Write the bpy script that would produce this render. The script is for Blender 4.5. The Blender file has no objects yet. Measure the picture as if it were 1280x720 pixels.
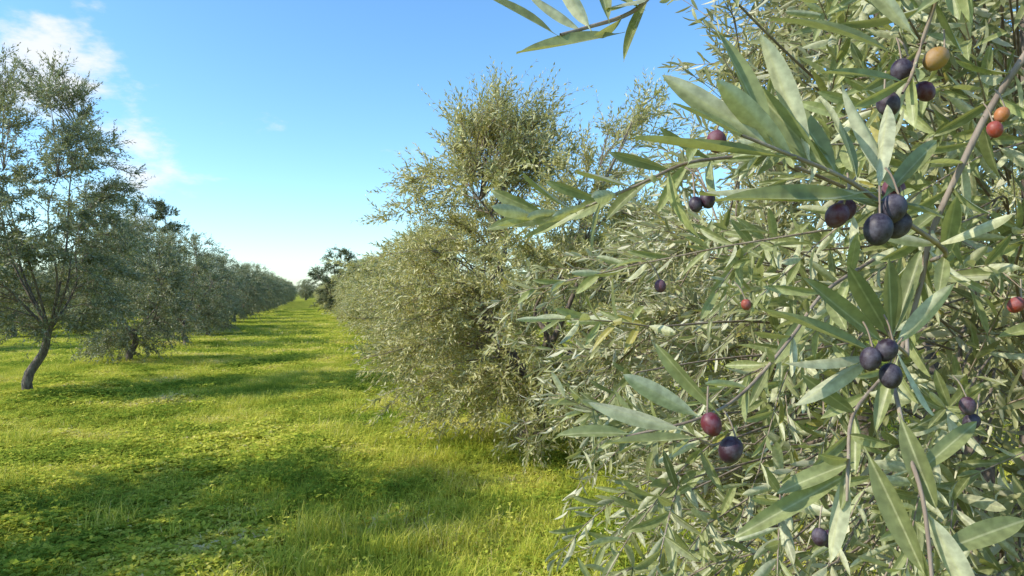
import bpy, math
import numpy as np
from mathutils import Vector

rng = np.random.default_rng(7)
scene = bpy.context.scene
scene.view_settings.view_transform = 'Standard'
scene.view_settings.look = 'None'
scene.view_settings.exposure = 0
EYE = 1.5

# ------------------------------------------------------------------ helpers
def nrm(a):
    return a / np.maximum(np.linalg.norm(a, axis=-1, keepdims=True), 1e-9)

class Part:
    def __init__(s, V, F, mat=0, luv=None, smooth=True):
        s.V = np.asarray(V, dtype=np.float32).reshape(-1, 3)
        s.F = np.asarray(F, dtype=np.int64)
        s.mat = mat
        s.luv = np.zeros_like(s.V) if luv is None else np.asarray(luv, dtype=np.float32).reshape(-1, 3)
        s.smooth = smooth

def build_mesh(name, parts, mats):
    parts = [p for p in parts if p is not None and len(p.F)]
    me = bpy.data.meshes.new(name)
    off = 0; Vs = []; L = []; tot = []; mi = []; sm = []; lu = []
    for p in parts:
        Vs.append(p.V); lu.append(p.luv)
        L.append((p.F + off).ravel())
        tot.append(np.full(len(p.F), p.F.shape[1]))
        mi.append(np.full(len(p.F), p.mat)); sm.append(np.full(len(p.F), p.smooth))
        off += len(p.V)
    V = np.concatenate(Vs); L = np.concatenate(L); tot = np.concatenate(tot)
    mi = np.concatenate(mi); sm = np.concatenate(sm); lu = np.concatenate(lu)
    me.vertices.add(len(V)); me.vertices.foreach_set("co", V.ravel())
    me.loops.add(len(L)); me.loops.foreach_set("vertex_index", L.astype(np.int32))
    me.polygons.add(len(tot))
    st = np.concatenate([[0], np.cumsum(tot)[:-1]])
    me.polygons.foreach_set("loop_start", st.astype(np.int32))
    for m in mats: me.materials.append(m)
    me.polygons.foreach_set("material_index", mi.astype(np.int32))
    me.update(calc_edges=True)
    me.polygons.foreach_set("use_smooth", sm.astype(bool))
    at = me.attributes.new("luv", 'FLOAT_VECTOR', 'POINT')
    at.data.foreach_set("vector", lu.astype(np.float32).ravel())
    me.update()
    return me

def add_obj(name, data, loc=(0, 0, 0), rot=0.0, scale=(1, 1, 1), parent=None):
    o = bpy.data.objects.new(name, data)
    scene.collection.objects.link(o)
    o.location = loc; o.rotation_euler = (0, 0, rot); o.scale = scale
    if parent: o.parent = parent
    return o

def tube(pts, rad, sides=6, mat=0, rnd=0.5):
    pts = np.asarray(pts, float); n = len(pts)
    rad = np.asarray(rad, float)
    tan = nrm(np.gradient(pts, axis=0))
    ref = np.array([0.31, 0.17, 0.93]) if abs(tan[0][2]) < 0.8 else np.array([1.0, 0.2, 0])
    e1 = nrm(np.cross(tan, ref)); e2 = np.cross(tan, e1)
    a = np.linspace(0, 2 * np.pi, sides, endpoint=False)
    V = pts[:, None] + rad[:, None, None] * (e1[:, None] * np.cos(a)[None, :, None] + e2[:, None] * np.sin(a)[None, :, None])
    F = []
    for i in range(n - 1):
        for j in range(sides):
            k = (j + 1) % sides
            F.append([i * sides + j, i * sides + k, (i + 1) * sides + k, (i + 1) * sides + j])
    luv = np.zeros((n * sides, 3)); luv[:, 2] = rnd
    return Part(V.reshape(-1, 3), F, mat, luv)

def spline(P, n):
    P = np.asarray(P, float)
    Q = np.vstack([2 * P[0] - P[1], P, 2 * P[-1] - P[-2]])
    out = []
    m = len(P) - 1
    for s in np.linspace(0, m - 1e-6, n):
        i = int(s); t = s - i
        a, b, c, d = Q[i], Q[i + 1], Q[i + 2], Q[i + 3]
        out.append(0.5 * ((2 * b) + (c - a) * t + (2 * a - 5 * b + 4 * c - d) * t * t + (3 * b - a - 3 * c + d) * t ** 3))
    return np.array(out)

# leaf templates -> (u_half, v, h), faces
def tmpl_low():
    return (np.array([[0, 0, 0], [-1, .45, .03], [0, 1, 0], [1, .45, .03]], float),
            [np.array([[0, 2, 1], [0, 3, 2]])])
def tmpl_grid(vs, ws, us, fold=0.05, wave=0.0):
    T = []; idx = {}
    for i, (v, w) in enumerate(zip(vs, ws)):
        for j, u in enumerate(us):
            T.append([u * w, v, fold * abs(u) * w + wave * u * math.sin(v * 5.0)])
            idx[i, j] = len(T) - 1
    F = []
    for i in range(len(vs) - 1):
        for j in range(len(us) - 1):
            F.append([idx[i, j], idx[i, j + 1], idx[i + 1, j + 1], idx[i + 1, j]])
    return np.array(T), [np.array(F)]
TL = tmpl_low()
TM = tmpl_grid([-.04, .2, .5, .8, 1.0], [.1, .72, 1, .7, .03], [-1, 0, 1])
hv = [-.08, -.03, .02, .08, .18, .3, .43, .56, .68, .79, .88, .95, 1.0]
hw = [.11, .09, .13, .36, .66, .87, .98, 1.0, .94, .79, .56, .30, .03]
TH = tmpl_grid(hv, hw, [-1, -.5, 0, .5, 1], fold=0.055, wave=.014)

def leaves(base, d, nor, L, W, rnd, T, mat, curl=None):
    T, Fs = T
    N = len(base)
    d = nrm(d)
    side = nrm(np.cross(d, nor)); nor = np.cross(side, d)
    if curl is None: curl = rng.normal(.08, .1, N)
    u, v, h = T[:, 0], T[:, 1], T[:, 2]
    L = L[:, None]
    V = (base[:, None] + d[:, None] * (v[None] * L)[..., None]
         + side[:, None] * (u[None] * W[:, None] / 2)[..., None]
         + nor[:, None] * ((h[None] - curl[:, None] * v[None] ** 2) * L)[..., None])
    k = len(T)
    luv = np.zeros((N, k, 3)); luv[..., 0] = u; luv[..., 1] = v; luv[..., 2] = rnd[:, None]
    parts = []
    for F in Fs:
        FF = (F[None] + (np.arange(N) * k)[:, None, None]).reshape(-1, F.shape[1])
        parts.append(Part(V.reshape(-1, 3), FF, mat, luv))
    return parts

def shoots(S, D, L, bend, npairs, leaflen, T, mleaf=1, mstem=0, stemr=.0016, wr=.2, missing=.1, upb=.3, sides=3, spread=1.0, flip=.2):
    """many leafy shoots with opposite leaf pairs"""
    N = len(S); D = nrm(D); parts = []
    Z = np.array([0.05, 0.03, 1.0])
    phi0 = rng.uniform(0, 2 * np.pi, N)
    shade = rng.normal(0, .14, N)
    for j in range(npairs):
        t = np.clip((j + .7 + rng.uniform(-.25, .25, N)) / npairs, 0, 1)
        pos = S + D * (L * t)[:, None] + bend * (L * t * t)[:, None]
        tan = nrm(D + 2 * bend * t[:, None])
        e1 = nrm(np.cross(tan, Z)); e2 = np.cross(tan, e1)
        for sgn in (1, -1):
            keep = rng.random(N) > missing
            ph = phi0 + j * np.pi / 2 + rng.normal(0, .3, N)
            r = (e1 * np.cos(ph)[:, None] + e2 * np.sin(ph)[:, None]) * sgn
            a = np.radians((62 - 34 * t) * spread + rng.normal(0, 12, N))
            dd = tan * np.cos(a)[:, None] + r * np.sin(a)[:, None] + rng.normal(0, .08, (N, 3))
            dd[:, 2] -= .06
            nn = tan * np.sin(a)[:, None] - r * np.cos(a)[:, None] + rng.normal(0, .3, (N, 3))
            nn[:, 2] += upb
            nn *= np.where(rng.random(N) < flip, -1, 1)[:, None]
            ll = leaflen * (1 - .38 * t ** 2) * rng.uniform(.75, 1.15, N)
            ww = ll * wr * rng.uniform(.8, 1.2, N)
            rr = np.clip(.5 + shade + rng.normal(0, .17, N), 0, 1)
            k = keep
            parts += leaves(pos[k], dd[k], nn[k], ll[k], ww[k], rr[k], T, mleaf)
    ts = np.array([0, .35, .7, 1.0])
    P = S[:, None] + D[:, None] * (L[:, None] * ts)[..., None] + bend[:, None] * (L[:, None] * ts ** 2)[..., None]
    tan = nrm(D)
    e1 = nrm(np.cross(tan, Z)); e2 = np.cross(tan, e1)
    a = np.linspace(0, 2 * np.pi, sides, endpoint=False)
    ring = e1[:, None] * np.cos(a)[None, :, None] + e2[:, None] * np.sin(a)[None, :, None]
    rad = stemr * (1 - .65 * ts)
    V = P[:, :, None] + ring[:, None] * rad[None, :, None, None]
    F = []
    for i in range(3):
        for q in range(sides):
            w = (q + 1) % sides
            F.append([i * sides + q, i * sides + w, (i + 1) * sides + w, (i + 1) * sides + q])
    F = np.array(F)
    FF = (F[None] + (np.arange(N) * 4 * sides)[:, None, None]).reshape(-1, 4)
    luv = np.zeros((N * 4 * sides, 3)); luv[:, 2] = .8
    parts.append(Part(V.reshape(-1, 3), FF, mstem, luv))
    return parts

# ------------------------------------------------------------------ materials
def new_mat(name):
    m = bpy.data.materials.new(name); m.use_nodes = True
    nt = m.node_tree; nt.nodes.clear()
    return m, nt, nt.nodes, nt.links
def ramp(n, stops, interp='LINEAR'):
    r = n.new('ShaderNodeValToRGB'); r.color_ramp.interpolation = interp
    e = r.color_ramp.elements
    e[0].position = stops[0][0]; e[0].color = (*stops[0][1], 1)
    e[1].position = stops[-1][0]; e[1].color = (*stops[-1][1], 1)
    for p, c in stops[1:-1]:
        x = e.new(p); x.color = (*c, 1)
    return r

def leaf_material(name, top, under, trans, tw=.3, rough=.38, yellow=True, rib=0.0, spec=.5):
    m, nt, n, l = new_mat(name)
    at = n.new('ShaderNodeAttribute'); at.attribute_name = 'luv'
    sep = n.new('ShaderNodeSeparateXYZ'); l.new(at.outputs['Vector'], sep.inputs[0])
    geo = n.new('ShaderNodeNewGeometry')
    def var(c, f): return tuple(x * f for x in c)
    stops_t = [(0, var(top, .45)), (.5, top), (.93, var(top, 1.5))]
    stops_u = [(0, var(under, .65)), (.5, under), (.93, var(under, 1.25))]
    if yellow:
        stops_t.append((1, (.36, .31, .07))); stops_u.append((1, (.44, .40, .16)))
    rt = ramp(n, stops_t); ru = ramp(n, stops_u)
    l.new(sep.outputs[2], rt.inputs[0]); l.new(sep.outputs[2], ru.inputs[0])
    mx = n.new('ShaderNodeMix'); mx.data_type = 'RGBA'
    l.new(geo.outputs['Backfacing'], mx.inputs[0]); l.new(rt.outputs[0], mx.inputs[6]); l.new(ru.outputs[0], mx.inputs[7])
    col = mx.outputs[2]
    if rib > 0:
        ab = n.new('ShaderNodeMath'); ab.operation = 'ABSOLUTE'; l.new(sep.outputs[0], ab.inputs[0])
        mr = n.new('ShaderNodeMapRange'); mr.inputs[1].default_value = .03; mr.inputs[2].default_value = .12
        mr.inputs[3].default_value = rib; mr.inputs[4].default_value = 0
        l.new(ab.outputs[0], mr.inputs[0])
        m2 = n.new('ShaderNodeMix'); m2.data_type = 'RGBA'
        l.new(mr.outputs[0], m2.inputs[0]); l.new(col, m2.inputs[6]); m2.inputs[7].default_value = (.52, .52, .28, 1)
        no = n.new('ShaderNodeTexNoise'); no.inputs['Scale'].default_value = 170; no.inputs['Detail'].default_value = 3
        l.new(geo.outputs['Position'], no.inputs['Vector'])
        mr2 = n.new('ShaderNodeMapRange'); mr2.inputs[1].default_value = .3; mr2.inputs[2].default_value = .7
        mr2.inputs[3].default_value = .68; mr2.inputs[4].default_value = 1.25
        l.new(no.outputs[0], mr2.inputs[0])
        hs = n.new('ShaderNodeHueSaturation'); l.new(m2.outputs[2], hs.inputs['Color']); l.new(mr2.outputs[0], hs.inputs['Value'])
        col = hs.outputs[0]
    ps = n.new('ShaderNodeBsdfPrincipled'); ps.inputs['Roughness'].default_value = rough
    ps.inputs['Specular IOR Level'].default_value = spec
    l.new(col, ps.inputs['Base Color'])
    tr = n.new('ShaderNodeBsdfTranslucent'); tr.inputs[0].default_value = (*trans, 1)
    ms = n.new('ShaderNodeMixShader'); ms.inputs[0].default_value = tw
    l.new(ps.outputs[0], ms.inputs[1]); l.new(tr.outputs[0], ms.inputs[2])
    o = n.new('ShaderNodeOutputMaterial'); l.new(ms.outputs[0], o.inputs[0])
    return m

M_hero = leaf_material('olive_leaf_close', (.245, .27, .11), (.52, .52, .33), (.54, .56, .15), .25, .44, True, .6, .45)
M_near = leaf_material('olive_leaf', (.32, .325, .155), (.62, .60, .42), (.56, .55, .20), .27, .46, spec=.4)
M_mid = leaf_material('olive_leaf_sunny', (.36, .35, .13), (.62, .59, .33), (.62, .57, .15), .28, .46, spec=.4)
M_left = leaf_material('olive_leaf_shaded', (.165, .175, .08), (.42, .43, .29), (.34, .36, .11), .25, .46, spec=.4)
M_dark = leaf_material('dark_leaf', (.09, .11, .04), (.20, .22, .10), (.20, .22, .05), .2, .45, False)

def bark_material():
    m, nt, n, l = new_mat('olive_bark')
    geo = n.new('ShaderNodeNewGeometry')
    at = n.new('ShaderNodeAttribute'); at.attribute_name = 'luv'
    sep = n.new('ShaderNodeSeparateXYZ'); l.new(at.outputs['Vector'], sep.inputs[0])
    no = n.new('ShaderNodeTexNoise'); no.inputs['Scale'].default_value = 40; no.inputs['Detail'].default_value = 4
    mp = n.new('ShaderNodeMapping'); mp.inputs['Scale'].default_value = (1, 1, .3)
    l.new(geo.outputs['Position'], mp.inputs[0]); l.new(mp.outputs[0], no.inputs['Vector'])
    r1 = ramp(n, [(.3, (.07, .05, .04)), (.55, (.17, .135, .11)), (.75, (.30, .26, .21))])
    r2 = ramp(n, [(.3, (.24, .17, .13)), (.7, (.42, .34, .25))])
    l.new(no.outputs[0], r1.inputs[0]); l.new(no.outputs[0], r2.inputs[0])
    mx = n.new('ShaderNodeMix'); mx.data_type = 'RGBA'
    l.new(sep.outputs[2], mx.inputs[0]); l.new(r1.outputs[0], mx.inputs[6]); l.new(r2.outputs[0], mx.inputs[7])
    bp = n.new('ShaderNodeBump'); bp.inputs['Strength'].default_value = .6; bp.inputs['Distance'].default_value = .01
    l.new(no.outputs[0], bp.inputs['Height'])
    ps = n.new('ShaderNodeBsdfPrincipled'); ps.inputs['Roughness'].default_value = .85
    l.new(mx.outputs[2], ps.inputs['Base Color']); l.new(bp.outputs[0], ps.inputs['Normal'])
    o = n.new('ShaderNodeOutputMaterial'); l.new(ps.outputs[0], o.inputs[0])
    return m
M_bark = bark_material()

def olive_material():
    m, nt, n, l = new_mat('olive_fruit_skin')
    at = n.new('ShaderNodeAttribute'); at.attribute_name = 'luv'
    sep = n.new('ShaderNodeSeparateXYZ'); l.new(at.outputs['Vector'], sep.inputs[0])
    geo = n.new('ShaderNodeNewGeometry')
    r = ramp(n, [(0, (.020, .012, .022)), (.3, (.045, .013, .024)), (.5, (.13, .018, .026)), (.7, (.30, .045, .018)), (.82, (.48, .20, .03)), (1, (.20, .17, .04))])
    l.new(sep.outputs[2], r.inputs[0])
    no = n.new('ShaderNodeTexNoise'); no.inputs['Scale'].default_value = 130; no.inputs['Detail'].default_value = 6; no.inputs['Roughness'].default_value = .68
    l.new(geo.outputs['Position'], no.inputs['Vector'])
    mr = n.new('ShaderNodeMapRange'); mr.inputs[1].default_value = .40; mr.inputs[2].default_value = .66
    mr.inputs[3].default_value = .0; mr.inputs[4].default_value = 1
    l.new(no.outputs[0], mr.inputs[0])
    mx = n.new('ShaderNodeMix'); mx.data_type = 'RGBA'
    bl = n.new('ShaderNodeMix'); bl.data_type = 'RGBA'; bl.inputs[0].default_value = .24
    l.new(r.outputs[0], bl.inputs[6]); bl.inputs[7].default_value = (.34, .33, .42, 1)
    l.new(mr.outputs[0], mx.inputs[0]); l.new(r.outputs[0], mx.inputs[6]); l.new(bl.outputs[2], mx.inputs[7])
    ps = n.new('ShaderNodeBsdfPrincipled')
    mr3 = n.new('ShaderNodeMapRange'); mr3.inputs[1].default_value = .38; mr3.inputs[2].default_value = .68
    mr3.inputs[3].default_value = .40; mr3.inputs[4].default_value = .7
    l.new(no.outputs[0], mr3.inputs[0]); l.new(mr3.outputs[0], ps.inputs['Roughness'])
    l.new(mx.outputs[2], ps.inputs['Base Color']); ps.inputs['Specular IOR Level'].default_value = .4
    o = n.new('ShaderNodeOutputMaterial'); l.new(ps.outputs[0], o.inputs[0])
    return m
M_fruit = olive_material()

def grass_material():
    m, nt, n, l = new_mat('grass_blades')
    at = n.new('ShaderNodeAttribute'); at.attribute_name = 'luv'
    sep = n.new('ShaderNodeSeparateXYZ'); l.new(at.outputs['Vector'], sep.inputs[0])
    geo = n.new('ShaderNodeNewGeometry')
    no = n.new('ShaderNodeTexNoise'); no.inputs['Scale'].default_value = .9; no.inputs['Detail'].default_value = 4
    l.new(geo.outputs['Position'], no.inputs['Vector'])
    add = n.new('ShaderNodeMath'); add.operation = 'MULTIPLY_ADD'; add.inputs[1].default_value = 2.4; add.inputs[2].default_value = -1.2
    l.new(no.outputs[0], add.inputs[0])
    ad2 = n.new('ShaderNodeMath'); ad2.operation = 'ADD'; l.new(add.outputs[0], ad2.inputs[0]); l.new(sep.outputs[2], ad2.inputs[1])
    r = ramp(n, [(.0, (.22, .31, .04)), (.35, (.47, .52, .07)), (.65, (.70, .67, .11)), (.92, (.80, .72, .20)), (1, (.74, .62, .34))])
    l.new(ad2.outputs[0], r.inputs[0])
    ps = n.new('ShaderNodeBsdfDiffuse')
    l.new(r.outputs[0], ps.inputs['Color'])
    tr = n.new('ShaderNodeBsdfTranslucent'); l.new(r.outputs[0], tr.inputs[0])
    ms = n.new('ShaderNodeMixShader'); ms.inputs[0].default_value = .36
    l.new(ps.outputs[0], ms.inputs[1]); l.new(tr.outputs[0], ms.inputs[2])
    o = n.new('ShaderNodeOutputMaterial'); l.new(ms.outputs[0], o.inputs[0])
    return m
M_grass = grass_material()

def ground_material():
    m, nt, n, l = new_mat('meadow_ground')
    geo = n.new('ShaderNodeNewGeometry')
    no = n.new('ShaderNodeTexNoise'); no.inputs['Scale'].default_value = .9; no.inputs['Detail'].default_value = 5
    no2 = n.new('ShaderNodeTexNoise'); no2.inputs['Scale'].default_value = 9; no2.inputs['Detail'].default_value = 6
    l.new(geo.outputs['Position'], no.inputs['Vector']); l.new(geo.outputs['Position'], no2.inputs['Vector'])
    r = ramp(n, [(.3, (.22, .29, .04)), (.5, (.36, .39, .06)), (.7, (.50, .48, .09))])
    l.new(no.outputs[0], r.inputs[0])
    r2 = ramp(n, [(.35, (.36, .33, .28)), (.6, (1, 1, 1))])
    l.new(no2.outputs[0], r2.inputs[0])
    mx = n.new('ShaderNodeMix'); mx.data_type = 'RGBA'; mx.blend_type = 'MULTIPLY'; mx.inputs[0].default_value = 1
    l.new(r.outputs[0], mx.inputs[6]); l.new(r2.outputs[0], mx.inputs[7])
    bp = n.new('ShaderNodeBump'); bp.inputs['Strength'].default_value = .8; bp.inputs['Distance'].default_value = .05
    l.new(no2.outputs[0], bp.inputs['Height'])
    ps = n.new('ShaderNodeBsdfDiffuse')
    l.new(mx.outputs[2], ps.inputs['Color']); l.new(bp.outputs[0], ps.inputs['Normal'])
    o = n.new('ShaderNodeOutputMaterial'); l.new(ps.outputs[0], o.inputs[0])
    return m
M_ground = ground_material()

# ------------------------------------------------------------------ ground
def gh(x, y):
    return .03 * np.sin(x * 1.3 + .4 * y) + .025 * np.sin(y * 1.1 - x * .5 + 1) + .012 * np.sin(3.1 * x + 2.3 * y)
xs = np.concatenate([[-3000, -900, -300, -120, -60], np.arange(-40, 25, .5), [40, 80, 200, 700, 3000]])
ys = np.concatenate([[-3000, -500, -100, -30], np.arange(-8, 60, .5), [70, 90, 120, 200, 500, 1500, 4000]])
X, Y = np.meshgrid(xs, ys)
fade = ((X > -40) & (X < 24.5) & (Y > -8) & (Y < 59.5)).astype(float)
Zg = gh(X, Y) * fade
nx, ny = len(xs), len(ys)
I = np.arange(nx * ny).reshape(ny, nx)
F = np.stack([I[:-1, :-1], I[:-1, 1:], I[1:, 1:], I[1:, :-1]], -1).reshape(-1, 4)
add_obj('ground', build_mesh('ground', [Part(np.stack([X, Y, Zg], -1).reshape(-1, 3), F)], [M_ground]))

# grass patches
def grass_patch(R, nb, h0, h1, w, ncl, seed, cls=1.0):
    global rng
    rng = np.random.default_rng(seed)
    parts = []
    rr = R * np.sqrt(rng.random(nb)); th = rng.uniform(0, 2 * np.pi, nb)
    cl = rng.normal(0, 1, (30, 2)) * R * .5
    c = cl[rng.integers(0, 30, nb)] + rng.normal(0, .06 * R / .8, (nb, 2))
    use = rng.random(nb) < .45
    px = np.where(use, c[:, 0], rr * np.cos(th)); py = np.where(use, c[:, 1], rr * np.sin(th))
    h = rng.uniform(h0, h1, nb) * np.where(use, 1.35, 1) ; a = rng.uniform(0, 2 * np.pi, nb)
    lean = np.abs(rng.normal(.7, .4, nb)) * h
    ld = np.stack([np.cos(a), np.sin(a), 0 * a], -1)
    sd = np.stack([-np.sin(a), np.cos(a), 0 * a], -1) * (w * rng.uniform(.6, 1.4, nb) / 2)[:, None]
    b = np.stack([px, py, np.full(nb, -.01)], -1)
    up = np.array([0, 0, 1.0])
    mid = b + up * (h * .62)[:, None] + ld * (lean * .3)[:, None]
    tip = b + up * (h)[:, None] + ld * lean[:, None]
    V = np.stack([b - sd, b + sd, mid - sd * .8, mid + sd * .8, tip], 1)
    rnd = np.clip(rng.normal(.5, .2, nb), 0, 1)
    luv = np.zeros((nb, 5, 3)); luv[..., 2] = rnd[:, None]; luv[:, 2:4, 1] = .6; luv[:, 4, 1] = 1
    o = (np.arange(nb) * 5)[:, None]
    parts.append(Part(V.reshape(-1, 3), np.array([[0, 1, 3, 2]]) + o, 0, luv))
    parts.append(Part(V.reshape(-1, 3), np.array([[2, 3, 4]]) + o, 0, luv))
    if ncl:
        ncc = 14
        cc = rng.normal(0, .5, (ncc, 2)) * R
        pick = cc[rng.integers(0, ncc, ncl)] + rng.normal(0, .1 * R, (ncl, 2))
        rr = R * np.sqrt(rng.random(ncl)); th = rng.uniform(0, 2 * np.pi, ncl)
        un = (rng.random(ncl) < .5)
        cxx = np.where(un, rr * np.cos(th), pick[:, 0]); cyy = np.where(un, rr * np.sin(th), pick[:, 1])
        c = np.stack([cxx, cyy, rng.uniform(.01, h1 * .8, ncl) * np.where(un, .8, 1.3)], -1)
        rn = np.clip(rng.normal(.32, .2, ncl), 0, 1)
        a0 = rng.uniform(0, 6.28, ncl); sz = rng.uniform(.010, .032, ncl) * (w / .005) ** .5 * cls
        nn = nrm(np.array([0, 0, 1.0]) + rng.normal(0, .4, (ncl, 3)))
        for q in range(3):
            aa = a0 + q * 2.09
            d = np.stack([np.cos(aa), np.sin(aa), rng.normal(.1, .25, ncl)], -1)
            parts += leaves(c, d, nn, sz, sz * .7, rn, TL, 0)
    return parts

def patch_mesh(*a): return build_mesh('grass_patch', grass_patch(*a), [M_grass])
near_p = [patch_mesh(.8, 3000, .02, .06, .0045, 1700, 11), patch_mesh(.8, 1700, .015, .05, .005, 2100, 12, 1.35), patch_mesh(.8, 4600, .025, .085, .0042, 700, 13, .8)]
far_p = [patch_mesh(1.8, 5500, .02, .07, .011, 1500, 14), patch_mesh(1.8, 5000, .02, .06, .012, 2000, 15)]
tall_p = [patch_mesh(.2, 160, .07, .18, .004, 0, 16)]
grass = add_obj('grass', None)
rng = np.random.default_rng(5)
k = 0
for y in np.arange(1.2, 16, 1.0):
    for x in np.arange(-11.5, 5.5, 1.0):
        if x < -y * .85 - 1.8 or x > y * .5 + 1.5: continue
        xx = x + rng.uniform(-.2, .2); yy = y + rng.uniform(-.2, .2); s = rng.uniform(.98, 1.2)
        if x > -1.2 and y < 8: pi = 2 if rng.random() < .75 else 0
        elif y < 7: pi = rng.integers(0, 2)
        else: pi = rng.integers(0, 3)
        add_obj('patch_%d' % k, near_p[pi], (xx, yy, float(gh(xx, yy))), rng.uniform(0, 6.28), (s, s, rng.uniform(.7, 1.35)), grass); k += 1
for y in np.arange(16.5, 60, 2.3):
    for x in np.arange(-42, 8, 2.3):
        if x < -y * .75 - 2 or x > y * .1 + 1: continue
        xx = x + rng.uniform(-.4, .4); yy = y + rng.uniform(-.4, .4); s = rng.uniform(.98, 1.2)
        add_obj('patch_%d' % k, far_p[rng.integers(0, 2)], (xx, yy, float(gh(xx, yy))), rng.uniform(0, 6.28), (s, s, rng.uniform(.7, 1.3)), grass); k += 1
for i in range(40):
    yy = rng.uniform(2.9, 10); xx = rng.uniform(-6, 1.2) 
    if i > 12: xx = 1.0 - .293 * yy + rng.normal(0, .5)
    if i > 30: yy = rng.uniform(3.2, 4.4); xx = rng.uniform(-1.6, -.2)
    s = rng.uniform(.6, 1.1)
    add_obj('patch_%d' % k, tall_p[0], (xx, yy, float(gh(xx, yy))), rng.uniform(0, 6.28), (s, s, s), grass); k += 1

# ------------------------------------------------------------------ trees
def tree_parts(seed, trunk_h, z0, z1, R, prof, n_limbs=6, n_branch=120, twigs=14, pairs=12, leaf=.055, T=TL,
               center=(0, 0), gaps=(), rnd_gaps=6, trunk_r=.11, twl=(.18, .38), lobes=.2, stemr=.0018, up_top=1.0, wr=.2,
               keep=None, lean=(0, 0), flip=.25, peaks=()):
    global rng
    rng = np.random.default_rng(seed)
    parts = []
    cx, cy = center
    pz = np.array([p[0] for p in prof]); pr = np.array([p[1] for p in prof])
    ph = rng.uniform(0, 6.28, 4)
    def renv(t, th):
        return R * np.interp(t, pz, pr) * (1 + lobes * np.sin(3 * th + ph[0] + 3 * t) + lobes * .7 * np.sin(5 * th + ph[1] - 4 * t) + lobes * .4 * np.sin(9 * th + ph[2] + 7 * t))
    n = 9
    tp = np.array([[lean[0] * (i / (n - 1)) + .04 * math.sin(i * 1.1 + ph[0]), lean[1] * (i / (n - 1)) + .03 * math.cos(i * 1.4), -.08 + (trunk_h + .08) * i / (n - 1)] for i in range(n)])
    tr = trunk_r * np.linspace(1.35, .85, n); tr[0] *= 1.25
    parts.append(tube(tp, tr, 10, 0, .0))
    top = tp[-1]
    limbs = []
    for i in range(n_limbs):
        th = 2 * np.pi * i / n_limbs + rng.normal(0, .3)
        t = rng.uniform(.4, .85); r = renv(t, th) * rng.uniform(.4, .65)
        e = np.array([cx + r * np.cos(th), cy + r * np.sin(th), z0 + t * (z1 - z0)])
        m1 = top + (e - top) * .35 + np.array([np.cos(th), np.sin(th), 0]) * .12 * R + rng.normal(0, .06, 3)
        m2 = top + (e - top) * .7 + rng.normal(0, .09, 3)
        P = spline([top - [0, 0, .08], m1, m2, e], 14)
        limbs.append(P)
        parts.append(tube(P, np.linspace(trunk_r * .38, trunk_r * .06, 14), 7, 0, .1))
    L = np.concatenate(limbs)
    g = [(np.array([cx + rng.uniform(-1, 1) * R * .9, cy + rng.uniform(-1, 1) * R * .9, rng.uniform(z0, z1)]), rng.uniform(.14, .25) * R) for _ in range(rnd_gaps)]
    g += [(np.array(c), r) for c, r in gaps]
    S = []; D = []; LL = []; B = []
    cnt = 0; tries = 0
    while cnt < n_branch and tries < n_branch * 20:
        tries += 1
        if peaks and rng.random() < .12:
            pk = peaks[rng.integers(0, len(peaks))]
            e = np.array([pk[0], pk[1], pk[2]]) + rng.normal(0, 1, 3) * np.array([pk[3], pk[3], pk[4]])
            t = min(1, (e[2] - z0) / (z1 - z0)); th = math.atan2(e[1] - cy, e[0] - cx); r = math.hypot(e[0] - cx, e[1] - cy)
        else:
            t = rng.random(); th = rng.uniform(0, 2 * np.pi)
            re = renv(t, th)
            if rng.random() > (re / (R * 1.2)): continue
            r = re * rng.random() ** .42 * .92
            e = np.array([cx + r * np.cos(th), cy + r * np.sin(th), z0 + t * (z1 - z0)])
        if any(np.linalg.norm(e - c) < rad for c, rad in g): continue
        if keep is not None and not keep(e): continue
        cost = np.linalg.norm(L - e, axis=1) + .6 * np.maximum(0, L[:, 2] - e[2])
        s = L[np.argmin(cost + rng.uniform(0, .15, len(L)))]
        ln = np.linalg.norm(e - s)
        if ln < .12: continue
        out = np.array([np.cos(th), np.sin(th), 0.])
        m = (s + e) / 2 + np.array([0, 0, .18 * ln]) + rng.normal(0, .07 * ln, 3)
        P = spline([s, m, e + out * .05], 9)
        br = .003 + .004 * ln
        parts.append(tube(P, np.linspace(br, .0018, 9), 4, 0, .4))
        cnt += 1
        for q in range(twigs):
            u = rng.uniform(.3, 1.0) ** .8 * 8
            i = min(int(u), 7); p = P[i] + (P[i + 1] - P[i]) * (u - i)
            bd = nrm(P[i + 1] - P[i])
            d = .55 * bd + .5 * out * (r / R) + rng.normal(0, .48, 3) + np.array([0, 0, .25 + up_top * max(0, t - .6)])
            S.append(p); D.append(d)
            LL.append(rng.uniform(*twl) * (1 + .35 * up_top * max(0, t - .7)))
            B.append(np.array([0, 0, -rng.uniform(.0, .55) * (1.1 - t)]) + rng.normal(0, .12, 3))
    S = np.array(S); D = np.array(D); LL = np.array(LL); B = np.array(B)
    parts += shoots(S, D, LL, B, pairs, leaf, T, stemr=stemr, wr=wr, flip=flip)
    return parts

P_olive = [(0, .6), (.12, .88), (.35, 1), (.6, .93), (.8, .7), (.93, .42), (1, .15)]
P_second = [(0, .5), (.12, .85), (.35, 1.0), (.6, .9), (.8, .76), (.93, .56), (1, .35)]
P_low = [(0, .85), (.12, 1.03), (.35, 1.05), (.6, .85), (.8, .7), (.93, .5), (1, .3)]

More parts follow.
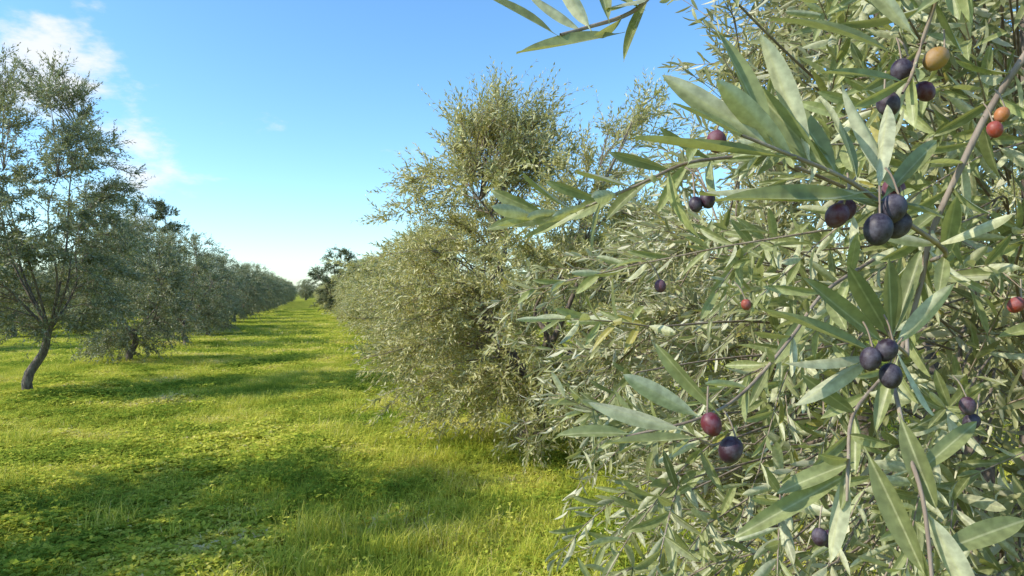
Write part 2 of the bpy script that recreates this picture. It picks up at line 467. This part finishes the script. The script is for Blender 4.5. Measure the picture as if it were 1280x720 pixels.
# --- the near tree
near_pos = (1.6, 2.15, 0)
near = add_obj('olive_tree', None, near_pos)
eye_l = np.array([0, 0, EYE]) - np.array(near_pos)
def keep_near(e):  # nothing of the crown reaches the path where one stands
    d = e - eye_l
    return np.linalg.norm(d) > 1.0
parts = tree_parts(101, .75, .12, 3.7, 1.55, P_low, n_limbs=8, n_branch=320, twigs=16, pairs=10, leaf=.068, T=TM,
                   rnd_gaps=3, trunk_r=.11, twl=(.2, .38), lobes=.1, stemr=.0022, keep=keep_near, wr=.205, center=(0, 0), flip=.38)
add_obj('crown', build_mesh('olive_crown', parts, [M_bark, M_near]), parent=near)

# --- close branches of the near tree (cm, measured from the eye-height datum, then metres)
def C(x, y, z): return np.array([x / 100, y / 100, EYE + z / 100])
hp = []
def stem(pts, r0, r1, n=24, rnd=.7):
    P = spline([C(*p) for p in pts], n)
    hp.append(tube(P, np.linspace(r0, r1, n), 8, 0, rnd)); return P
def leafrow(P, t0, t1, npairs, L, wr=.19, spread=1.0, miss=.08):
    n = len(P)
    bs = []; ds = []; ns = []; ls = []; rs = []
    ph = rng.uniform(0, 3)
    for j in range(npairs):
        t = t0 + (t1 - t0) * (j + .5) / npairs
        u = min(t * (n - 1), n - 1.001); i = int(u)
        p = P[i] + (P[i + 1] - P[i]) * (u - i); tan = nrm(P[i + 1] - P[i])
        e1 = nrm(np.cross(tan, [0.05, .1, 1])); e2 = np.cross(tan, e1)
        f = (j + .5) / npairs
        for s in (1, -1):
            if rng.random() < miss: continue
            a0 = ph + j * 1.57 + rng.normal(0, .25)
            r = s * (e1 * np.cos(a0) + e2 * np.sin(a0))
            a = np.radians((60 - 32 * f) * spread + rng.normal(0, 9))
            bs.append(p); ds.append(tan * np.cos(a) + r * np.sin(a) + rng.normal(0, .06, 3) + [0, 0, -.04])
            ns.append((tan * np.sin(a) - r * np.cos(a) + rng.normal(0, .2, 3) + [0, 0, .3]) * (1 if rng.random() > .25 else -1))
            ls.append(L * (1 - .35 * f * f) * rng.uniform(.8, 1.15)); rs.append(np.clip(rng.normal(.5, .2), 0, .95))
    bs = np.array(bs); ls = np.array(ls)
    hp.extend(leaves(bs, np.array(ds), np.array(ns), ls, ls * wr * rng.uniform(.85, 1.2, len(ls)), np.array(rs), TH, 1, rng.normal(.06, .12, len(ls))))
def leaf1(b, t, w=1.25, nor=(-.3, -.6, .7), rnd=.5, curl=.05):
    """rnd > .5 : the pale underside is turned out"""
    b = C(*b); t = C(*t); L = np.linalg.norm(t - b)
    nor = np.array([nor], float) + np.array([[-.35, 0, .15]]) + rng.normal(0, .12, (1, 3))
    if rnd > .54: nor = -nor; curl = -curl; rnd -= .12
    hp.extend(leaves(b[None], (t - b)[None], nor, np.array([L]), np.array([w * .95 / 100]), np.array([rnd]), TH, 1, np.array([curl + rng.normal(0, .05)])))

rng = np.random.default_rng(33)
R = stem([(125, 165, 60), (90, 110, 48), (56, 72, 27.5), (48, 68, 18.8), (43.4, 66, 12), (40, 65, 5.7), (39, 65, 1.1), (37, 64, -4), (33, 60, -8)], .0042, .002, 60, .55)
leafrow(R, .3, .98, 16, .062)
s = stem([(60, 78, 36), (36, 62, 29), (20, 53, 25), (12.3, 50, 23.1), (8.4, 48, 19.7), (4.85, 46, 17.8), (3.2, 45, 17.0)], .0025, .001, 40)
leafrow(s[:30], .1, 1, 7, .06)
leaf1((2.7, 45, 17.1), (-2.3, 45, 19.9), .9, (-.2, -.5, .8), .3)
leaf1((7.1, 46, 17.4), (.3, 44, 15.1), 1.5, (-.1, -.85, .5), .45, .08)
leaf1((4.6, 46, 17.7), (1.0, 46, 20.6), .9, (-.5, -.5, .5), .6)
leaf1((5.2, 46, 17.9), (3.0, 47, 22), 1.1, (.5, -.7, .3), .7)
leaf1((6.5, 46, 18.4), (6.0, 48, 23), 1.0, (.6, -.7, .3), .5)
leaf1((9, 48, 20), (4.5, 50, 23), 1.0, (.3, -.7, .6), .5)
s = stem([(40, 65, 3), (33, 52, 3.1), (26, 46, 5.1), (20.2, 41, 6.7), (15.5, 39, 8.0), (12.9, 38.3, 8.8)], .0022, .0009, 36)
leafrow(s, .1, .5, 4, .06)
for a in [((15.6, 39, 7.7), (6.7, 37.5, 7.9), 1.0, (-.05, -.35, .9), .35, .02),
          ((21.7, 42, 6.2), (11.3, 40, 6.9), 1.15, (0, -.5, .85), .55, .03),
          ((21.7, 42, 5.7), (12.0, 40, 5.6), 1.35, (0, -.75, .6), .5, .03),
          ((14.6, 39, 8.4), (8.6, 39, 12.4), 1.35, (-.5, -.8, -.1), .55, .05),
          ((14.8, 39, 8.7), (12.2, 40, 15.6), 1.3, (.8, -.55, .1), .5, .04),
          ((17.4, 40, 7.8), (15.3, 41, 15.4), 1.4, (-.8, -.6, .2), .65, -.04),
          ((19.2, 40.5, 7.1), (17.0, 43, 13.4), 1.3, (.5, -.8, .2), .4, .04),
          ((20.7, 41, 6.9), (20.6, 44, 12.8), 1.2, (.8, -.6, .2), .35, .05),
          ((22.0, 42, 5.6), (27.3, 43, 4.9), 1.3, (.1, -.5, .8), .2, .08),
          ((22.6, 42, 6.6), (24.6, 45, 12.6), 1.2, (-.6, -.7, .2), .6, .05),
          ((16.2, 39.5, 7.8), (11.2, 37.6, 11.8), 1.4, (-.5, -.8, .2), .65, .03),
          ((13.0, 38.3, 8.8), (8.8, 37.5, 10.2), 1.0, (-.2, -.7, .7), .5, .03),
          ((18.2, 40, 7.5), (13.9, 41, 12.9), 1.3, (-.6, -.7, .3), .45, .05),
          ((23.5, 43, 6.0), (28.8, 46, 10.5), 1.2, (.3, -.8, .4), .4, .05),
          ((19.8, 41, 7.0), (14.9, 42, 10.9), 1.3, (-.4, -.8, .3), .5, .05),
          ((24.4, 43, 6.2), (21.9, 45, 14.0), 1.2, (.5, -.7, .2), .55, .05),
          ((25.0, 45, 15.8), (17.3, 44, 18.6), 1.4, (-.2, -.6, .7), .25, .1),
          ((26.3, 46, 14.2), (20.5, 45, 14.7), 1.1, (0, -.7, .7), .5, .04),
          ((27.0, 46, 17.5), (22.4, 46, 22.8), 1.2, (-.6, -.7, .2), .6, .03),
          ((29.0, 49, 20), (34.5, 50, 24), 1.2, (.3, -.8, .3), .5, .03),
          ((27.6, 50, -3.2), (23.6, 48, 2.0), 1.5, (-.5, -.8, .3), .2, .04),
          ((27.8, 50, -3.0), (27.0, 49, 2.4), 1.5, (.4, -.9, .1), .1, .03),
          ((28.0, 50, -3.0), (30.0, 50, 3.0), 1.3, (-.5, -.9, .2), .2, .03),
          ((27.0, 50, -3.6), (20.3, 48, 1.0), 1.3, (-.4, -.7, .5), .35, .05),
          ((26.4, 50, -4.4), (17.5, 48, -1.3), 1.25, (-.1, -.6, .8), .5, .04),
          ((26.2, 50, -4.6), (18.6, 47, -4.8), 1.2, (0, -.7, .7), .55, .06),
          ((26.2, 50, -5.0), (20.0, 48, -7.6), 1.2, (.2, -.7, .6), .6, .04),
          ((28.2, 50, -3.8), (32.0, 49, .6), 1.3, (.5, -.8, .2), .65, .04),
          ((28.2, 50, -4.4), (30.4, 49, -8.8), 1.2, (.8, -.6, .1), .75, .04),
          ((28.2, 50, -5.0), (26.0, 49, -10.0), 1.2, (-.7, -.7, 0), .5, .04),
          ((14.0, 52, -9.4), (8.3, 51, -6.2), 1.5, (-.4, -.8, .4), .7, .04),
          ((13.6, 51, -10.9), (6.8, 50, -11.3), 1.0, (0, -.6, .8), .4, .02),
          ((8.6, 51, -10.6), (3.4, 50, -10.0), 1.1, (0, -.7, .7), .5, .03),
          ((15.5, 52, -9.0), (10.8, 52, -4.2), 1.3, (-.6, -.8, .2), .5, .04),
          ((12.5, 51, -10.2), (5.6, 51, -8.2), 1.3, (-.1, -.8, .5), .55, .05),
          ((26.2, 46, -8.6), (27.2, 44, -14.0), 1.5, (-.7, -.7, .3), .2, .04),
          ((24.0, 46, -11.0), (26.6, 44, -18.0), 1.6, (-.6, -.8, .2), .25, .03),
          ((26.8, 44, -14.4), (28.6, 42, -19.5), 1.5, (-.5, -.8, .2), .6, .05),
          ((33.8, 45, -15.0), (27.9, 44, -16.4), 1.6, (0, -.8, .6), .4, .05),
          ((24.6, 50, -12.6), (19.4, 50, -14.4), 1.4, (0, -.9, .4), .5, .03),
          ((24.4, 50, -13.2), (22.6, 49, -19.4), 1.4, (-.7, -.7, .1), .7, .03),
          ((24.4, 50, -13.4), (16.2, 50, -18.0), 1.4, (-.3, -.9, .2), .5, .04),
          ((26.6, 45, -12.0), (31.5, 46, -8.5), 1.2, (-.2, -.8, .4), .45, .05)]:
    leaf1(*a)
s = stem([(50, 75, 40), (34, 52, 27), (30, 50, 18), (28.7, 49, 15.5), (27.5, 48, 14)], .002, .001)
leafrow(s, .1, .8, 6, .06)
s = stem([(37, 64, -4), (33, 57, -5.2), (29.9, 52, -4.6), (27.8, 50, -3.4), (26.4, 49.6, -1)], .0018, .0009)
s = stem([(60, 95, 8), (34, 82, 15), (21, 75, 14.5), (12.3, 70, 10.7), (6.4, 68, 8.2), (1.2, 66, 7.4)], .0026, .0008, 40)
leafrow(s, .3, 1, 13, .072, wr=.21)
s = stem([(45, 85, 4), (33, 72, 0), (26.7, 65, -4.2), (20, 58, -8.2), (14.6, 52, -9.5), (8.5, 51, -10.8)], .0022, .0009, 36)
leafrow(s, .05, .65, 6, .06)
s = stem([(33, 60, -8), (30, 54, -7), (28.2, 50, -8), (26.6, 46, -10.5), (26.5, 44, -13.7), (26, 42, -20)], .002, .0012)
s = stem([(36, 66, -8), (28, 56, -10), (24.6, 50, -12.6), (24, 49, -15)], .0018, .001)
leafrow(s, .1, .7, 4, .055)
S = []; D = []; LL = []; B = []
for i in range(165):
    ang = rng.uniform(2, 50); dist = rng.uniform(.74, 1.25)
    ze = rng.uniform(-.68, .68) * dist
    if ang < 18 and (ze > .0 * dist): ang += 14
    if ang < 24 and (ze > .3 * dist): ang += 8
    e = np.array([math.sin(math.radians(ang)) * dist, math.cos(math.radians(ang)) * dist, EYE + ze])
    c = np.array([1.5, 2.0, EYE + ze * .6 + rng.uniform(-.2, .3)])
    d = nrm(c - e); d = nrm(d + rng.normal(0, .32, 3))
    ln = rng.uniform(.22, .38)
    st = e + d * ln
    S.append(st); D.append(-d + [0, 0, .15]); LL.append(ln); B.append([0, 0, -rng.uniform(0, .4)])
    dc = nrm(c - st)
    P = spline([st + dc * .55 + [0, 0, -.04], st + dc * .25 + rng.normal(0, .015, 3), st], 8)
    hp.append(tube(P, np.linspace(.0028, .0016, 8), 5, 0, .5))
hp += shoots(np.array(S), np.array(D), np.array(LL), np.array(B), 11, .064, TH, stemr=.0016, wr=.195, sides=5, flip=.38)
me = build_mesh('close_branches', hp, [M_bark, M_hero])
o = add_obj('close_branches', me, parent=near); o.location = -Vector(near_pos)

# olives
op = []
def fruit(x, y, z, col=.1, r=.85, up=None):
    c = C(x, y, z); r = r * .84 / 100
    nu, nv = 20, 14
    ax = nrm(np.array([rng.normal(0, .35), rng.normal(0, .3), 1.0]))
    e1 = nrm(np.cross(ax, [0, 1, 0.1])); e2 = np.cross(ax, e1)
    V = []
    for i in range(nv + 1):
        t = math.pi * i / nv
        zz = math.cos(t) * 1.2; rr = math.sin(t) * (1 + .05 * math.cos(t))
        if i == 0: zz -= .06
        for j in range(nu):
            p = 2 * math.pi * j / nu
            V.append(c + r * (ax * zz + rr * (e1 * math.cos(p) + e2 * math.sin(p))))
    F = [[i * nu + j, (i + 1) * nu + j, (i + 1) * nu + (j + 1) % nu, i * nu + (j + 1) % nu] for i in range(nv) for j in range(nu)]
    luv = np.zeros((len(V), 3)); luv[:, 2] = np.clip(col + rng.normal(0, .03), 0, 1)
    op.append(Part(V, F, 1, luv))
    t = c + ax * r * 1.12
    e = (C(*up) if up else t + np.array([rng.normal(0, .006), .006, .018]))
    op.append(tube(spline([t, (t + e) / 2 + [0, 0, .003], e], 6), np.full(6, .0007), 5, 0, .9))
for a in [(20.0, 42, 4.7, .38, .8), (21.1, 43.2, 5.2, .4, .75), (23.4, 42, 5.1, .02, .95), (22.0, 41, 3.75, .03, .98), (24.3, 43, 4.2, .05, .9),
          (24.9, 44.5, 6.6, .5, .85), (13.2, 44, 9.7, .5, .75), (13.2, 46, 6.2, .2, .6), (12.4, 46, 5.9, .1, .55),
          (28.6, 50, 16.2, .1, .9), (31.1, 50, 17.1, .97, .95), (30.9, 51, 15.0, .42, .8), (27.6, 50, 13.8, .1, .95), (29.6, 51, 16.8, .3, .8),
          (43.1, 60, 15.6, .8, .7), (42.5, 60, 14.3, .68, .75),
          (25.2, 48, -4.7, .06, .85), (26.3, 48, -4.1, .05, .85), (26.6, 48, -5.9, .02, .9),
          (14.0, 48, -9.3, .48, .85), (15.5, 48.5, -11.2, .25, .98),
          (46.5, 63, -1.2, .66, .8), (15.2, 70, .6, .4, .7), (40, 60, -10, .3, .8), (41, 61, -11.6, .15, .8), (27, 60, -21.5, .2, .8), (28.3, 61, -22, .25, .8),
          (24, 70, -1.3, .74, .6)]:
    fruit(*a)
o = add_obj('olives', build_mesh('olives', op, [M_bark, M_fruit]), parent=near); o.location = -Vector(near_pos)

# --- second tree of the right row
parts = tree_parts(212, .7, .1, 3.1, 1.8, P_second, n_limbs=10, n_branch=390, twigs=16, pairs=10, leaf=.066, T=TL,
                   rnd_gaps=0, trunk_r=.1, lobes=.07, up_top=1.4, wr=.27, flip=.35,
                   gaps=[((.55, -.3, 3.1), .36)], peaks=[(-.3, -.1, 3.05, .2, .2), (.05, .1, 3.0, .25, .2), (1.15, .1, 3.15, .2, .2), (.9, -.4, 1.6, .5, .5), (.5, -.8, .9, .4, .4)])
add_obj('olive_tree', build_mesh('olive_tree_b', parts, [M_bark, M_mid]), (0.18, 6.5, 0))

# --- tall left tree
parts = tree_parts(303, 1.0, .85, 4.85, 1.85, P_olive, n_limbs=8, n_branch=290, twigs=14, pairs=10, leaf=.075, T=TL,
                   rnd_gaps=6, trunk_r=.055, lobes=.14, up_top=1.2, wr=.28, lean=(.35, .1), center=(.05, 0), twl=(.2, .42))
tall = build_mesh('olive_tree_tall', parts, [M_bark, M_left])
add_obj('olive_tree', tall, (-7.1, 9.9, 0))
leftm = []
for sd, zz0, zz1, RR in ((404, .15, 2.9, 1.35), (405, .25, 3.1, 1.4), (406, .2, 2.8, 1.45)):
    p = tree_parts(sd, .7, zz0, zz1, RR, P_olive, n_limbs=6, n_branch=160, twigs=12, pairs=8, leaf=.08, T=TL, rnd_gaps=3,
                   trunk_r=.06, lobes=.13, up_top=1.0, wr=.30, lean=(.1, .05))
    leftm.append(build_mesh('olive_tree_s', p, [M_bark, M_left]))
p = tree_parts(407, .8, .15, 3.2, 1.6, P_olive, n_limbs=6, n_branch=180, twigs=12, pairs=9, leaf=.08, T=TL, rnd_gaps=3, trunk_r=.08, lobes=.13, wr=.32)
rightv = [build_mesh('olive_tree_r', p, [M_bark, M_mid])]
p = tree_parts(408, 1.2, .5, 4.8, 1.9, P_olive, n_limbs=7, n_branch=210, twigs=12, pairs=9, leaf=.10, T=TL, rnd_gaps=2, trunk_r=.1, lobes=.12, wr=.35)
darkv = build_mesh('broadleaf_tree', p, [M_bark, M_dark])

rng = np.random.default_rng(77)
add_obj('olive_tree', leftm[2], (-5.15, 3.35, 0), 2.1, (1.25, 1.25, 1.42))
add_obj('olive_tree', leftm[1], (-4.7, -.6, 0), 4.1, (1.25, 1.25, 1.3))
add_obj('olive_tree', leftm[0], (-7.95, 14.2, 0), .5, (1, 1, 1))
add_obj('olive_tree', leftm[1], (-9.0, 18.8, 0), 1.9, (.95, .95, 1))
y = 23.4; i = 0
while y < 46:
    add_obj('olive_tree', leftm[i % 3], (-3.65 - .293 * y + rng.normal(0, .2), y, 0), rng.uniform(0, 6.28), (1, 1, rng.uniform(.92, 1.05)))
    y += 4.6; i += 1
for i, y in enumerate((11.0, 15.0, 19, 23, 27, 31, 35, 39, 43)):
    add_obj('olive_tree', rightv[0], (2.35 - .293 * y + rng.normal(0, .15), y, 0), rng.uniform(0, 6.28), (1, 1, rng.uniform(.8, .93)))
add_obj('broadleaf_tree', darkv, (-9.1, 36, 0), 1.0, (.9, .9, .78))
add_obj('broadleaf_tree', darkv, (-13.4, 25, 0), 2.0, (.95, .95, 1.02))
add_obj('broadleaf_tree', darkv, (-15.5, 27, 0), 3.3, (1.0, 1.0, .9))
far = add_obj('distant_olive_trees', None)
k = 0
def fadd(me, x, y, s=1.0, sz=1.0):
    global k
    add_obj('tree_%d' % k, me, (x, y, 0), rng.uniform(0, 6.28), (s, s, s * sz), far); k += 1
y = 46.4
while y < 112:
    fadd(leftm[k % 3], -3.65 - .293 * y, y, 1, .98); fadd(rightv[0], 2.05 - .293 * y, y, 1, .85)
    y += 4.2
for off in (-9.6, -15.6, -21.6, 8.2, 14.5):
    y = 3.0 if off < 0 else -2
    while y < 100:
        x = off - .293 * y + rng.normal(0, .3)
        if (off < 0 and y > 12 and x > -y * .95) or (off > 0 and y < 30):
            fadd(leftm[rng.integers(0, 3)] if off < 0 else rightv[0], x, y, rng.uniform(.9, 1.1))
        y += 4.8 if y < 50 else 7
for x in np.arange(-150, 110, 3.0):
    fadd(leftm[rng.integers(0, 3)], x + rng.normal(0, .8), 120 + rng.normal(0, 3) , rng.uniform(1.2, 1.5), .85)

# ------------------------------------------------------------------ light
EL = math.radians(38); AZ = math.radians(-108)   # sun to the left of the lane, a little behind
sd = Vector((math.sin(AZ) * math.cos(EL), math.cos(AZ) * math.cos(EL), math.sin(EL)))
ld = bpy.data.lights.new('sun', 'SUN'); ld.energy = 5.0; ld.angle = math.radians(.5); ld.color = (1.0, .94, .81)
lo = bpy.data.objects.new('sun', ld); scene.collection.objects.link(lo)
lo.rotation_euler = (-sd).to_track_quat('-Z', 'Y').to_euler()

w = bpy.data.worlds.new("World"); scene.world = w; w.use_nodes = True
n = w.node_tree.nodes; l = w.node_tree.links; n.clear()
sky = n.new('ShaderNodeTexSky'); sky.sky_type = 'NISHITA'; sky.sun_disc = False
sky.sun_elevation = EL; sky.sun_rotation = AZ; sky.air_density = 1.0; sky.dust_density = .6; sky.ozone_density = 2.5
tc = n.new('ShaderNodeTexCoord')
mp = n.new('ShaderNodeMapping'); mp.inputs['Scale'].default_value = (1, 1, 2.2)
l.new(tc.outputs['Generated'], mp.inputs[0])
no = n.new('ShaderNodeTexNoise'); no.inputs['Scale'].default_value = 11; no.inputs['Detail'].default_value = 9; no.inputs['Roughness'].default_value = .6
l.new(mp.outputs[0], no.inputs['Vector'])
def blob(c, r0, r1, amt):
    d = n.new('ShaderNodeVectorMath'); d.operation = 'DISTANCE'; l.new(tc.outputs['Generated'], d.inputs[0]); d.inputs[1].default_value = c
    m = n.new('ShaderNodeMapRange'); m.interpolation_type = 'SMOOTHSTEP'
    m.inputs[1].default_value = r0; m.inputs[2].default_value = r1; m.inputs[3].default_value = amt; m.inputs[4].default_value = 0
    l.new(d.outputs['Value'], m.inputs[0]); return m.outputs[0]
b1 = blob((-.53, .79, .255), .0, .12, .46); b2 = blob((-.47, .85, .165), .0, .14, .38)
mxx = n.new('ShaderNodeMath'); mxx.operation = 'MAXIMUM'; l.new(b1, mxx.inputs[0]); l.new(b2, mxx.inputs[1])
ad = n.new('ShaderNodeMath'); ad.operation = 'ADD'; l.new(mxx.outputs[0], ad.inputs[0]); l.new(no.outputs[0], ad.inputs[1])
mr = n.new('ShaderNodeMapRange'); mr.interpolation_type = 'SMOOTHSTEP'
mr.inputs[1].default_value = .66; mr.inputs[2].default_value = .95; mr.inputs[3].default_value = 0; mr.inputs[4].default_value = .95
l.new(ad.outputs[0], mr.inputs[0])
tint = n.new('ShaderNodeMix'); tint.data_type = 'RGBA'; tint.blend_type = 'MULTIPLY'; tint.inputs[0].default_value = 1
l.new(sky.outputs[0], tint.inputs[6]); tint.inputs[7].default_value = (.88, 1.02, 1.08, 1)
hs = n.new('ShaderNodeHueSaturation'); hs.inputs['Saturation'].default_value = 1.1; hs.inputs['Value'].default_value = 1.75
l.new(tint.outputs[2], hs.inputs['Color'])
mx = n.new('ShaderNodeMix'); mx.data_type = 'RGBA'
l.new(mr.outputs[0], mx.inputs[0]); l.new(hs.outputs[0], mx.inputs[6]); mx.inputs[7].default_value = (6.6, 6.8, 7, 1)
bg = n.new('ShaderNodeBackground'); bg.inputs[1].default_value = .15
l.new(mx.outputs[2], bg.inputs[0])
ow = n.new('ShaderNodeOutputWorld'); l.new(bg.outputs[0], ow.inputs[0])

# ------------------------------------------------------------------ camera
cd = bpy.data.cameras.new('camera'); cd.lens = 24; cd.sensor_width = 36; cd.clip_start = .02; cd.clip_end = 8000
co = bpy.data.objects.new('camera', cd); scene.collection.objects.link(co)
co.location = (0, 0, EYE); co.rotation_euler = (math.radians(90.33), 0, 0)
scene.camera = co
